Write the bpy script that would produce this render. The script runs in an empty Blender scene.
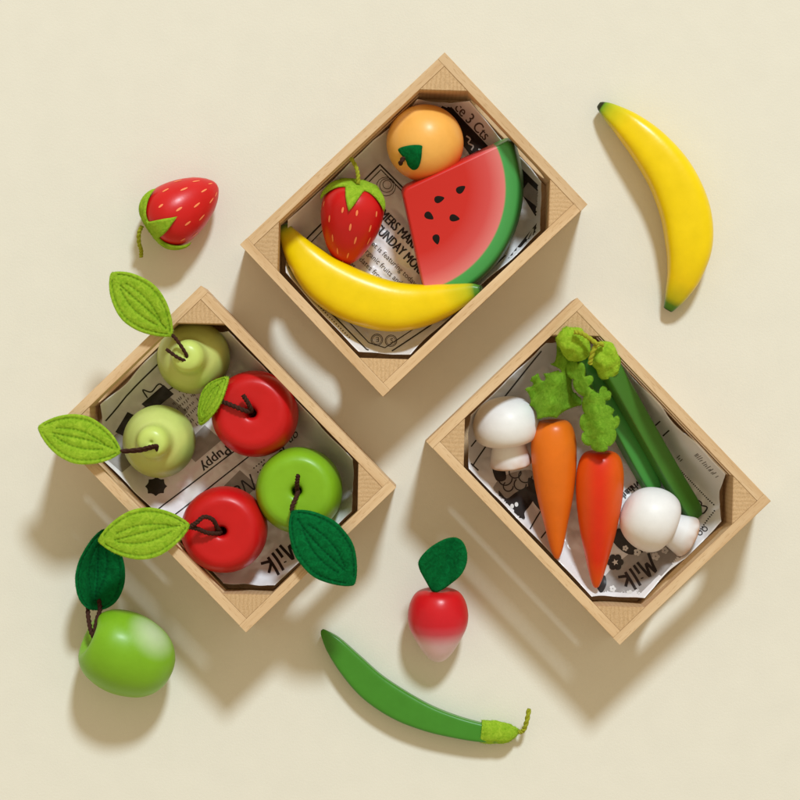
import bpy, bmesh, math, random
from mathutils import Vector, Matrix, noise, geometry

# ------------------------------------------------------------------ set-up
# Everything is laid out in "half millimetres" (1 unit = 0.5 mm) and scaled to metres when meshes are linked.
S = 0.0005
D = 3000.0                      # camera height above the table, in half millimetres
SC = bpy.context.scene
COL = SC.collection
random.seed(7)

cam = bpy.data.cameras.new('camera')
cam.sensor_width = 36.0
cam.lens = 36.0 * D / 800.0
cam.clip_start = 0.01
cam.clip_end = 100
camo = bpy.data.objects.new('camera', cam)
camo.location = (0, 0, D * S)
COL.objects.link(camo)
SC.camera = camo

wd = bpy.data.worlds.new('World')
SC.world = wd
wd.use_nodes = True
bg = wd.node_tree.nodes['Background']
bg.inputs[0].default_value = (1.0, 0.81, 0.53, 1)
bg.inputs[1].default_value = 0.60

key = bpy.data.lights.new('key_lamp', 'AREA')
key.shape = 'DISK'
key.size = 1.25
key.energy = 610
key.color = (0.90, 1.04, 1.13)
keyo = bpy.data.objects.new('key_lamp', key)
kd = Vector((0.25, 0.95, 1.0)).normalized()
keyo.location = kd * 9.0
keyo.rotation_euler = kd.to_track_quat('Z', 'Y').to_euler()
COL.objects.link(keyo)

SC.view_settings.view_transform = 'Standard'
SC.view_settings.look = 'None'
SC.view_settings.exposure = 0
SC.view_settings.gamma = 1
SC.render.engine = 'CYCLES'


def W(px, py, z=0.0):
    """picture position at height z -> place on the table (half mm)"""
    k = (D - z) / D
    return Vector(((px - 400) * k, -(py - 400) * k, z))


# ------------------------------------------------------------------ materials
def srgb(r, g, b):
    f = lambda c: (c / 255 / 12.92) if c / 255 <= .04045 else ((c / 255 + .055) / 1.055) ** 2.4
    return (f(r), f(g), f(b), 1)


class NT:
    def __init__(self, name):
        self.m = bpy.data.materials.new(name)
        self.m.use_nodes = True
        self.t = self.m.node_tree
        self.b = self.t.nodes['Principled BSDF']

    def n(self, typ, **kw):
        x = self.t.nodes.new(typ)
        for k, v in kw.items():
            if hasattr(x, k) and k not in x.inputs:
                setattr(x, k, v)
            else:
                x.inputs[k].default_value = v
        return x

    def l(self, a, ao, b, bi):
        self.t.links.new(a.outputs[ao], b.inputs[bi])

    def ramp(self, stops, interp='LINEAR'):
        r = self.t.nodes.new('ShaderNodeValToRGB')
        r.color_ramp.interpolation = interp
        e = r.color_ramp.elements
        while len(e) < len(stops):
            e.new(0.5)
        for q, (p, c) in zip(e, stops):
            q.position = p
            q.color = c
        return r

    def mix(self, c1=None, c2=None, mode='MIX', fac=None):
        x = self.t.nodes.new('ShaderNodeMix')
        x.data_type = 'RGBA'
        x.blend_type = mode
        if c1: x.inputs[6].default_value = c1
        if c2: x.inputs[7].default_value = c2
        if fac is not None: x.inputs[0].default_value = fac
        return x

    def bump(self, src, out, strength, dist):
        b = self.n('ShaderNodeBump', Strength=strength, Distance=dist)
        self.l(src, out, b, 'Height')
        self.l(b, 'Normal', self.b, 'Normal')
        return b


def paint(name, stops, second_tint=None, rough=0.32, coat=0.25, bump=0.2, scale=260, var=0.09):
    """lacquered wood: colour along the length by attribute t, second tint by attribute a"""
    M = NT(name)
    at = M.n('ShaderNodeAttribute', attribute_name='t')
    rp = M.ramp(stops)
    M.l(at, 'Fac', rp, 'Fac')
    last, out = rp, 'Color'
    if second_tint:
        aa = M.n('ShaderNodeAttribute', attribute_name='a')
        mx = M.mix(c2=second_tint)
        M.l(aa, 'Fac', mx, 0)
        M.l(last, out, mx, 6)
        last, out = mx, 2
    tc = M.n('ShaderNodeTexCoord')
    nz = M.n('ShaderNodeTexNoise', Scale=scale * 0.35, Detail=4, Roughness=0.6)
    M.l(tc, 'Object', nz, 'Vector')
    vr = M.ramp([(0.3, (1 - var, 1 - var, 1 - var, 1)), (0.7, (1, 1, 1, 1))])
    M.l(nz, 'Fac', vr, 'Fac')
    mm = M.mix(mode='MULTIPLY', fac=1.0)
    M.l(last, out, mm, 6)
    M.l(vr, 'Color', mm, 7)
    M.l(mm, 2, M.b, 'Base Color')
    M.b.inputs['Roughness'].default_value = rough
    M.b.inputs['Coat Weight'].default_value = coat * 0.35
    M.b.inputs['Coat Roughness'].default_value = 0.22
    M.b.inputs['Specular IOR Level'].default_value = 0.3
    n2 = M.n('ShaderNodeTexNoise', Scale=scale, Detail=3)
    M.l(tc, 'Object', n2, 'Vector')
    M.bump(n2, 'Fac', bump, 0.0004)
    rr = M.n('ShaderNodeMapRange')
    rr.inputs['To Min'].default_value = rough - .06
    rr.inputs['To Max'].default_value = rough + .10
    M.l(nz, 'Fac', rr, 'Value')
    M.l(rr, 'Result', M.b, 'Roughness')
    return M.m


def felt(name, c1, c2, thread, sheen=0.35):
    M = NT(name)
    tc = M.n('ShaderNodeTexCoord')
    nz = M.n('ShaderNodeTexNoise', Scale=330, Detail=6, Roughness=0.75, Distortion=1.2)
    M.l(tc, 'Object', nz, 'Vector')
    rp = M.ramp([(0.34, c1), (0.66, c2)])
    M.l(nz, 'Fac', rp, 'Fac')
    aa = M.n('ShaderNodeAttribute', attribute_name='a')
    mx = M.mix(c2=thread)
    M.l(aa, 'Fac', mx, 0)
    M.l(rp, 'Color', mx, 6)
    M.l(mx, 2, M.b, 'Base Color')
    M.b.inputs['Roughness'].default_value = 1.0
    M.b.inputs['Specular IOR Level'].default_value = 0.1
    M.b.inputs['Sheen Weight'].default_value = sheen
    M.b.inputs['Sheen Roughness'].default_value = 0.6
    M.b.inputs['Sheen Tint'].default_value = c2
    n2 = M.n('ShaderNodeTexNoise', Scale=900, Detail=5, Roughness=0.8, Distortion=2.0)
    M.l(tc, 'Object', n2, 'Vector')
    ad = M.n('ShaderNodeMath', operation='ADD')
    M.l(nz, 'Fac', ad, 0)
    M.l(n2, 'Fac', ad, 1)
    M.bump(ad, 'Value', 0.75, 0.0011)
    return M.m


def wood(name, endgrain=False):
    M = NT(name)
    tc = M.n('ShaderNodeTexCoord')
    oi = M.n('ShaderNodeObjectInfo')
    cx = M.n('ShaderNodeCombineXYZ')
    mu = M.n('ShaderNodeMath', operation='MULTIPLY')
    mu.inputs[1].default_value = 3.7
    M.l(oi, 'Random', mu, 0)
    for k in 'XYZ': M.l(mu, 'Value', cx, k)
    va = M.n('ShaderNodeVectorMath', operation='ADD')
    M.l(tc, 'Object', va, 0)
    M.l(cx, 'Vector', va, 1)
    mp = M.n('ShaderNodeMapping')
    M.l(va, 'Vector', mp, 'Vector')
    lo, hi, mid = srgb(200, 164, 121), srgb(220, 190, 151), srgb(211, 178, 137)
    if endgrain:
        mp.inputs['Scale'].default_value = (1, 1, 0.05)
        wv = M.n('ShaderNodeTexWave', wave_type='BANDS', bands_direction='Y', Scale=150, Distortion=3.5, Detail=2)
        wv.inputs['Detail Scale'].default_value = 1.0
        M.l(mp, 'Vector', wv, 'Vector')
        nz = M.n('ShaderNodeTexNoise', Scale=1500, Detail=2)
        M.l(va, 'Vector', nz, 'Vector')
        rp = M.ramp([(0.0, srgb(198, 163, 120)), (0.5, srgb(204, 170, 128)), (1, srgb(207, 173, 131))])
        M.l(wv, 'Fac', rp, 'Fac')
        rn = M.ramp([(0.35, (.78, .76, .72, 1)), (0.6, (1, 1, 1, 1))])
        M.l(nz, 'Fac', rn, 'Fac')
        h = wv
    else:
        mp.inputs['Scale'].default_value = (14, 210, 210)
        nz0 = M.n('ShaderNodeTexNoise', Scale=1.0, Detail=5, Roughness=0.55, Distortion=0.4)
        M.l(mp, 'Vector', nz0, 'Vector')
        rp = M.ramp([(0.3, lo), (0.5, mid), (0.72, hi)])
        M.l(nz0, 'Fac', rp, 'Fac')
        mp2 = M.n('ShaderNodeMapping')
        mp2.inputs['Scale'].default_value = (240, 1700, 1700)
        M.l(va, 'Vector', mp2, 'Vector')
        nz = M.n('ShaderNodeTexNoise', Scale=1.0, Detail=1)
        M.l(mp2, 'Vector', nz, 'Vector')
        rn = M.ramp([(0.30, (.80, .74, .66, 1)), (0.40, (1, 1, 1, 1))])
        M.l(nz, 'Fac', rn, 'Fac')
        h = nz
    mm = M.mix(mode='MULTIPLY', fac=0.8)
    M.l(rp, 'Color', mm, 6)
    M.l(rn, 'Color', mm, 7)
    hv = M.n('ShaderNodeHueSaturation')
    vr = M.n('ShaderNodeMapRange')
    vr.inputs['To Min'].default_value = 0.93
    vr.inputs['To Max'].default_value = 1.05
    M.l(oi, 'Random', vr, 'Value')
    M.l(vr, 'Result', hv, 'Value')
    M.l(mm, 2, hv, 'Color')
    M.l(hv, 'Color', M.b, 'Base Color')
    M.b.inputs['Roughness'].default_value = 0.62
    M.b.inputs['Specular IOR Level'].default_value = 0.3
    M.bump(h, 'Fac', 0.12 if endgrain else 0.25, 0.0003)
    return M.m


def plain(name, col, rough=0.6, spec=0.4, nscale=0, var=0.1, bump=0.0, bscale=400):
    M = NT(name)
    M.b.inputs['Base Color'].default_value = col
    M.b.inputs['Roughness'].default_value = rough
    M.b.inputs['Specular IOR Level'].default_value = spec
    tc = M.n('ShaderNodeTexCoord')
    if nscale:
        nz = M.n('ShaderNodeTexNoise', Scale=nscale, Detail=5, Roughness=0.6)
        M.l(tc, 'Object', nz, 'Vector')
        a = tuple(c * (1 - var) for c in col[:3]) + (1,)
        rp = M.ramp([(0.3, a), (0.7, col)])
        M.l(nz, 'Fac', rp, 'Fac')
        M.l(rp, 'Color', M.b, 'Base Color')
    if bump:
        n2 = M.n('ShaderNodeTexNoise', Scale=bscale, Detail=5, Roughness=0.65)
        M.l(tc, 'Object', n2, 'Vector')
        M.bump(n2, 'Fac', bump, 0.0005)
    return M.m


W1 = (1, 1, 1, 1)
MAT = {}
MAT['ground'] = plain('cream_card', srgb(226, 222, 209), 0.85, 0.15, 60, 0.03, 0.22, 900)
MAT['wood'] = wood('beech_wood')
MAT['endgrain'] = wood('beech_end_grain', True)
MAT['paper'] = plain('newsprint', srgb(243, 240, 241), 0.22, 0.6, 40, 0.06, 0.1, 300)
MAT['ink'] = plain('black_ink', srgb(54, 48, 46), 0.45, 0.35, 300, 0.3)
MAT['pip'] = plain('pip_black', srgb(22, 12, 9), 0.5, 0.2)
MAT['grey_ink'] = plain('grey_ink', srgb(172, 165, 161), 0.45, 0.35, 200, 0.2)
MAT['mid_ink'] = plain('brown_grey_ink', srgb(96, 84, 78), 0.45, 0.35, 300, 0.2)
MAT['white_ink'] = plain('white_print', srgb(228, 224, 220), 0.45, 0.35)
YEL, GRN = srgb(241, 208, 2), srgb(104, 150, 30)
BLK = srgb(38, 42, 14)
MAT['banana'] = paint('yellow_lacquer', [(0, BLK), (0.10, BLK), (0.12, GRN), (0.19, srgb(196, 192, 18)), (0.27, YEL), (0.76, YEL), (0.85, srgb(196, 190, 18)), (0.90, srgb(84, 134, 30)), (0.975, srgb(62, 112, 28)), (1, srgb(30, 50, 18))], rough=0.3, coat=0.3)
MAT['banana_green'] = paint('yellow_lacquer_green_tips', [(0, srgb(40, 66, 26)), (0.03, srgb(66, 122, 40)), (0.12, srgb(86, 140, 36)), (0.19, srgb(196, 194, 18)), (0.27, YEL), (0.78, YEL), (0.87, srgb(196, 192, 30)), (0.93, srgb(110, 132, 50)), (1, srgb(64, 84, 30))], rough=0.3, coat=0.3)
MAT['strawberry'] = paint('strawberry_red', [(0, srgb(205, 24, 26)), (1, srgb(205, 24, 26))], rough=0.33)
MAT['seed_paint'] = plain('peach_seed_paint', srgb(244, 140, 88), 0.5, 0.3)
MAT['orange'] = paint('orange_lacquer', [(0, srgb(245, 184, 94)), (0.45, srgb(245, 178, 84)), (1, srgb(234, 118, 30))], second_tint=srgb(230, 92, 20), rough=0.36, coat=0.2)  # redder underside is part paint, part watermelon bounce light mixed into the colour
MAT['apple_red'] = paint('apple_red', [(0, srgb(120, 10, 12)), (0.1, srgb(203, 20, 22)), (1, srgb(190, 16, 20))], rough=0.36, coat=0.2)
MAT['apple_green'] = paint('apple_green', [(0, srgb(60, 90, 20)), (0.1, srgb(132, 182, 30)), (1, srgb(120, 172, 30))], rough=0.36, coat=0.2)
MAT['apple_blush'] = paint('green_apple_with_pale_patch', [(0, srgb(50, 80, 20)), (0.12, srgb(118, 170, 28)), (1, srgb(128, 180, 34))], second_tint=srgb(214, 226, 196), rough=0.38, coat=0.2)
MAT['pear'] = paint('pear_green', [(0, srgb(198, 216, 112)), (0.3, srgb(198, 216, 112)), (0.5, srgb(204, 215, 124)), (1, srgb(162, 182, 76))], second_tint=srgb(60, 148, 70), rough=0.36, coat=0.2)
MAT['radish'] = paint('radish_paint', [(0, srgb(190, 16, 24)), (0.3, srgb(206, 18, 28)), (0.50, srgb(208, 26, 42)), (0.58, srgb(213, 74, 88)), (0.70, srgb(224, 184, 194)), (1, srgb(226, 204, 210))], rough=0.33)
MAT['carrot'] = paint('carrot_orange', [(0, srgb(222, 104, 16)), (0.35, srgb(232, 118, 24)), (1, srgb(226, 106, 20))], rough=0.36, coat=0.2)
MAT['carrot_red'] = paint('carrot_red_orange', [(0, srgb(226, 100, 20)), (1, srgb(224, 92, 18))], second_tint=srgb(222, 42, 12), rough=0.34, coat=0.2)
MAT['bean'] = paint('bean_green', [(0, srgb(34, 74, 16)), (0.03, srgb(66, 134, 34)), (1, srgb(64, 136, 40))], rough=0.33)
MAT['bean_dark'] = paint('bean_dark_green', [(0, srgb(72, 128, 44)), (1, srgb(66, 122, 40))], rough=0.36)
MAT['bean_mid'] = paint('bean_mid_green', [(0, srgb(70, 146, 62)), (1, srgb(72, 154, 66))], rough=0.36)
MAT['white_paint'] = paint('mushroom_white', [(0, srgb(236, 236, 238)), (1, srgb(234, 232, 230))], second_tint=srgb(186, 138, 98), rough=0.42, coat=0.1)
MAT['felt_light'] = felt('lime_felt', srgb(130, 178, 32), srgb(180, 216, 62), srgb(78, 128, 16))
MAT['felt_mid'] = felt('leaf_green_felt', srgb(98, 152, 30), srgb(142, 190, 56), srgb(60, 110, 20))
MAT['felt_dark'] = felt('dark_green_felt', srgb(2, 84, 38), srgb(8, 122, 60), srgb(2, 48, 26), 0.2)
MAT['felt_lining'] = felt('lime_edge_felt', srgb(120, 165, 45), srgb(160, 195, 70), srgb(90, 140, 30))
MAT['cord'] = plain('brown_cord', srgb(66, 36, 26), 0.8, 0.2, 900, 0.4)
MAT['green_cord'] = plain('yellow_green_cord', srgb(166, 172, 44), 0.9, 0.2, 900, 0.3)


def melon_mat():
    M = NT('watermelon_paint')
    tc = M.n('ShaderNodeTexCoord')
    sep = M.n('ShaderNodeSeparateXYZ')
    M.l(tc, 'Object', sep, 'Vector')
    cmb = M.n('ShaderNodeCombineXYZ')
    M.l(sep, 'X', cmb, 'X')
    M.l(sep, 'Y', cmb, 'Y')
    ln = M.n('ShaderNodeVectorMath', operation='LENGTH')
    M.l(cmb, 'Vector', ln, 0)
    dv = M.n('ShaderNodeMath', operation='DIVIDE')
    dv.inputs[1].default_value = 140 * S
    M.l(ln, 'Value', dv, 0)
    k = 1 / 140
    rp = M.ramp([(0.0, srgb(200, 28, 20)), (66 * k, srgb(204, 34, 28)), (88 * k, srgb(214, 76, 76)), (103.0 * k, srgb(226, 126, 124)),
                 (104.6 * k, srgb(72, 164, 84)), (115 * k, srgb(60, 150, 70)), (119 * k, srgb(28, 88, 34)), (1, srgb(24, 74, 30))])
    M.l(dv, 'Value', rp, 'Fac')
    M.l(rp, 'Color', M.b, 'Base Color')
    nz = M.n('ShaderNodeTexNoise', Scale=240, Detail=3)
    M.l(tc, 'Object', nz, 'Vector')
    M.bump(nz, 'Fac', 0.12, 0.0004)
    M.b.inputs['Roughness'].default_value = 0.42
    return M.m


MAT['melon'] = melon_mat()

# ------------------------------------------------------------------ mesh helpers


class MB:
    """gathers vertices (half mm) and faces, then links them as ONE mesh object"""

    def __init__(self):
        self.v, self.f, self.mi, self.t, self.a = [], [], [], [], []

    def vert(self, p, t=0.0, a=0.0):
        self.v.append(Vector(p)); self.t.append(t); self.a.append(a)
        return len(self.v) - 1

    def face(self, idx, m=0):
        self.f.append(tuple(idx)); self.mi.append(m)

    def grid(self, rows, m=0, closed=True):
        """rows: list of equal length lists of vertex indices"""
        for i in range(len(rows) - 1):
            a, b = rows[i], rows[i + 1]
            n = len(a)
            for j in range(n if closed else n - 1):
                k = (j + 1) % n
                self.face((a[j], a[k], b[k], b[j]), m)

    def fuzz(self, n, ln=1.5, th=0.22):
        rnd = random.Random(n)
        nf = len(self.f)
        for _ in range(n):
            k = rnd.randrange(nf)
            f = self.f[k]
            a, b, c = self.v[f[0]], self.v[f[1]], self.v[f[2]]
            nr = (b - a).cross(c - a)
            if nr.length < 1e-9: continue
            nr.normalize()
            if rnd.random() < .5: nr = -nr
            d = (nr * rnd.uniform(.0, .8) + Vector((rnd.uniform(-1, 1), rnd.uniform(-1, 1), rnd.uniform(-.6, .8)))).normalized()
            sd = d.cross(Vector((rnd.uniform(-1, 1), rnd.uniform(-1, 1), 1))).normalized()
            L = ln * rnd.uniform(.5, 1.3)
            i1 = self.vert(a + d * L, self.t[f[0]], self.a[f[0]])
            i2 = self.vert(a + d * L * .45 + sd * th, self.t[f[0]], self.a[f[0]])
            self.face((f[0], i2, i1), self.mi[k])

    def build(self, name, mats, parent=None, origin=None, smooth=True, xf=None):
        o0 = origin if origin is not None else Vector((0, 0, 0))
        me = bpy.data.meshes.new(name)
        pts = [((xf @ p) if xf else p) for p in self.v]
        me.from_pydata([tuple((p - o0) * S) for p in pts], [], self.f)
        for m in (mats if isinstance(mats, (list, tuple)) else [mats]):
            me.materials.append(m)
        me.polygons.foreach_set('material_index', self.mi)
        me.polygons.foreach_set('use_smooth', [smooth] * len(self.f))
        for nm, dat in (('t', self.t), ('a', self.a)):
            at = me.attributes.new(nm, 'FLOAT', 'POINT')
            at.data.foreach_set('value', dat)
        bm = bmesh.new()
        bm.from_mesh(me)
        bmesh.ops.recalc_face_normals(bm, faces=bm.faces)
        bm.to_mesh(me)
        bm.free()
        ob = bpy.data.objects.new(name, me)
        COL.objects.link(ob)
        if parent:
            ob.parent = parent
        else:
            ob.location = o0 * S
        return ob


def thing(name, loc, label, cat, group=None):
    o = bpy.data.objects.new(name, None)
    o.empty_display_size = 0.01
    COL.objects.link(o)
    o.location = Vector(loc) * S
    tag(o, label, cat, group)
    return o


def tag(o, label, cat, group=None):
    o['label'] = label
    o['category'] = cat
    if group:
        o['group'] = group


def cr(P, n):
    """Catmull-Rom through tuples of numbers, n samples"""
    k = len(P)
    out = []
    for i in range(n):
        x = i / (n - 1) * (k - 1)
        s = min(int(x), k - 2)
        u = x - s
        p1, p2 = P[s], P[s + 1]
        p0 = P[s - 1] if s > 0 else tuple(2 * a - b for a, b in zip(p1, p2))
        p3 = P[s + 2] if s + 2 < k else tuple(2 * b - a for a, b in zip(p1, p2))
        out.append(tuple(0.5 * (2 * b + (c - a) * u + (2 * a - 5 * b + 4 * c - d) * u * u + (3 * b - a - 3 * c + d) * u ** 3)
                         for a, b, c, d in zip(p0, p1, p2, p3)))
    return out


def sp(x, e):
    return math.copysign(abs(x) ** (2.0 / e), x)


def sweep(mb, P, n=80, seg=36, e=2.0, m=0, wob=0.0, afn=None, roll=0.0, ns=0.12):
    """P: (px,py,z,rw,rh) along the centre line"""
    Q = cr(P, n)
    C = [W(q[0], q[1], q[2]) for q in Q]
    rows = []
    for i, q in enumerate(Q):
        T = (C[min(i + 1, n - 1)] - C[max(i - 1, 0)]).normalized()
        Sd = T.cross(Vector((0, 0, 1)))
        if Sd.length < 1e-4: Sd = Vector((1, 0, 0))
        Sd.normalize()
        U = Sd.cross(T)
        Sd, U = Sd * math.cos(roll) + U * math.sin(roll), U * math.cos(roll) - Sd * math.sin(roll)
        k = (D - q[2]) / D
        row = []
        for j in range(seg):
            an = 2 * math.pi * j / seg
            p = C[i] + Sd * (max(q[3], .05) * k * sp(math.cos(an), e)) + U * (max(q[4], .05) * sp(math.sin(an), e))
            if wob:
                p = p + (p - C[i]).normalized() * wob * noise.noise(p * ns)
            row.append(mb.vert(p, i / (n - 1), afn(p, i / (n - 1)) if afn else 0))
        rows.append(row)
    mb.grid(rows, m)
    for row, c, ti in ((rows[0], C[0], 0.0), (rows[-1], C[-1], 1.0)):
        v = mb.vert(c, ti, 0)
        for j in range(seg):
            mb.face((row[j], row[(j + 1) % seg], v), m)
    return C


def axis_matrix(center, axis, spin=0.0):
    z = Vector(axis).normalized()
    x = Vector((0, 1, 0)).cross(z)
    if x.length < 1e-3: x = Vector((1, 0, 0))
    x.normalize()
    y = z.cross(x)
    R = Matrix((x, y, z)).transposed().to_4x4()
    return Matrix.Translation(center) @ R @ Matrix.Rotation(spin, 4, 'Z')


class Lathe:
    def __init__(self, profile, mtx, n=56, seg=72, squash=None, smooth_profile=True):
        self.prof = cr(profile, n) if smooth_profile else profile
        self.prof = [(max(r, 0.0), z) for r, z in self.prof]
        self.m = mtx
        self.seg = seg
        self.squash = squash

    def at(self, t, ph, off=0.0):
        n = len(self.prof)
        x = min(max(t, 0), 1) * (n - 1)
        i = min(int(x), n - 2)
        u = x - i
        r = self.prof[i][0] * (1 - u) + self.prof[i + 1][0] * u
        z = self.prof[i][1] * (1 - u) + self.prof[i + 1][1] * u
        dr = self.prof[i + 1][0] - self.prof[i][0]
        dz = self.prof[i + 1][1] - self.prof[i][1]
        L = math.hypot(dr, dz) or 1
        nr, nz = -dz / L, dr / L          # outward when the profile runs from +z end to -z end
        r += nr * off
        z += nz * off
        p = Vector((r * math.cos(ph), r * math.sin(ph), z))
        if self.squash: p = Vector((p.x * self.squash[0], p.y * self.squash[1], p.z))
        return self.m @ p

    def add(self, mb, m=0, afn=None, wob=0.0):
        rows = []
        n = len(self.prof)
        for i in range(n):
            row = []
            for j in range(self.seg):
                ph = 2 * math.pi * j / self.seg
                p = self.at(i / (n - 1), ph)
                if wob: p = p + Vector((1, 1, 1)) * wob * noise.noise(p * 0.05)
                row.append(mb.vert(p, i / (n - 1), afn(p, i / (n - 1), ph) if afn else 0))
            rows.append(row)
        mb.grid(rows, m)
        for k in (0, -1):
            c = sum((mb.v[q] for q in rows[k]), Vector()) / self.seg
            v = mb.vert(c, 0 if k == 0 else 1, mb.a[rows[k][0]])
            for j in range(self.seg):
                mb.face((rows[k][j], rows[k][(j + 1) % self.seg], v), m)


def cord(mb, P, r=1.9, turns=None, m=0):
    """twisted two-strand cord through picture points (px,py,z)"""
    L = sum((W(*P[i + 1]) - W(*P[i])).length for i in range(len(P) - 1))
    n = max(24, int(L / 0.8))
    C = [W(*q) for q in cr(P, n)]
    turns = turns or L / 8.5
    for st in range(2):
        rows = []
        for i in range(n):
            T = (C[min(i + 1, n - 1)] - C[max(i - 1, 0)]).normalized()
            A = T.cross(Vector((0.13, 0.31, 0.94))).normalized()
            B = T.cross(A)
            an = math.pi * st + 2 * math.pi * turns * i / n
            c = C[i] + (A * math.cos(an) + B * math.sin(an)) * r * 0.30
            rows.append([mb.vert(c + (A * math.cos(2 * math.pi * j / 8) + B * math.sin(2 * math.pi * j / 8)) * r * 0.78) for j in range(8)])
        mb.grid(rows, m)
        mb.face(rows[0], m)
        mb.face(rows[-1][::-1], m)


def leaf(mb, base, tip, width, roll=0.0, bow=6.0, fold=0.0, curl=0.0, th=3.2, peak=0.5, sharp=0.75, veins=True, seed=0, asym=0.0, m=0, mside=None, cup=0.0):
    """stitched felt leaf: base/tip are (px,py,z)"""
    B, T = W(*base), W(*tip)
    ax = T - B
    L = ax.length
    ax.normalize()
    sd = ax.cross(Vector((0, 0, 1))).normalized()
    up = sd.cross(ax)
    sd, up = sd * math.cos(roll) + up * math.sin(roll), up * math.cos(roll) - sd * math.sin(roll)
    ns, nw = 110, 60
    g = math.log(0.5) / math.log(peak)
    top, bot = [], []
    for i in range(ns + 1):
        s = i / ns
        hw = width / 2 * max(math.sin(math.pi * (s ** g)), 0) ** sharp
        hw = max(hw, 0.4 if 0 < i < ns else 0.2)
        hw *= 1 + 0.03 * noise.noise(Vector((s * 5, seed, 3)))
        r1, r2 = [], []
        for j in range(nw + 1):
            w = -1 + 2 * j / nw
            x = w * hw
            p = B + ax * (s * L) + sd * (x + asym * math.sin(math.pi * s))
            h = bow * math.sin(math.pi * s) + fold * abs(x) + curl * s * s * 20 + cup * w * w
            h += 1.0 * noise.noise(Vector((s * 3 + seed, x * .03, seed)))
            edge = min((1 - abs(w)) * hw, s * L * .7, (1 - s) * L * .7)
            k = min(edge / th, 1.0)
            round_ = th * 0.5 * math.sqrt(max(0, 1 - (1 - k) ** 2))
            a = 0.0
            if veins:
                dash = 0.5 + 0.5 * math.sin(s * L * 1.55)
                lines = []
                if 0.05 < s < 0.93:
                    lines.append(((abs(x) - (hw - 4.2)), 0.85))           # edge seam
                if 0.10 < s < 0.82:
                    lines.append((x - 0.04 * width * math.sin(s * 5), 1.0))                     # mid vein
                if 0.2 < s < 0.8:
                    lines.append((abs(x) - width * 0.17 * math.sin(math.pi * min(1, (s - .12) / .8)), 0.9))
                for dx, st in lines:
                    gq = math.exp(-(dx / 0.9) ** 2)
                    h -= 1.1 * gq * st * (0.6 + 0.4 * dash)
                    a = max(a, gq * st * (0.25 + 0.55 * dash))
                    h -= 0.75 * math.exp(-(dx / 2.8) ** 2)
            fz = 0.22 * noise.noise(p * 0.55) + 0.15 * noise.noise(p * 1.3)
            r1.append(mb.vert(p + up * (h + round_ + fz), s, a))
            r2.append(mb.vert(p + up * (h - round_ + fz), s, 0))
        top.append(r1)
        bot.append(r2)
    mb.grid(top, m, closed=False)
    ms = m if mside is None else mside
    mb.grid(bot, ms, closed=False)
    for i in range(ns):
        for j in (0, nw):
            mb.face((top[i][j], top[i + 1][j], bot[i + 1][j], bot[i][j]), ms)
    for i in (0, ns):
        for j in range(nw):
            mb.face((top[i][j], top[i][j + 1], bot[i][j + 1], bot[i][j]), ms)


def inside(p, poly):
    c = False
    n = len(poly)
    for i in range(n):
        a, b = poly[i], poly[(i + 1) % n]
        if (a[1] > p[1]) != (b[1] > p[1]) and p[0] < (b[0] - a[0]) * (p[1] - a[1]) / (b[1] - a[1]) + a[0]:
            c = not c
    return c


def edge_dist(p, poly):
    best = 1e9
    n = len(poly)
    P = Vector(p)
    for i in range(n):
        a, b = Vector(poly[i]), Vector(poly[(i + 1) % n])
        ab = b - a
        t = max(0, min(1, (P - a).dot(ab) / (ab.length_squared or 1)))
        best = min(best, (P - a - ab * t).length)
    return best


def closed_cr(P, n):
    k = len(P)
    out = []
    for i in range(n):
        x = i / n * k
        s = int(x)
        u = x - s
        p0, p1, p2, p3 = P[(s - 1) % k], P[s % k], P[(s + 1) % k], P[(s + 2) % k]
        out.append(tuple(0.5 * (2 * b + (c - a) * u + (2 * a - 5 * b + 4 * c - d) * u * u + (3 * b - a - 3 * c + d) * u ** 3)
                         for a, b, c, d in zip(p0, p1, p2, p3)))
    return out


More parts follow.
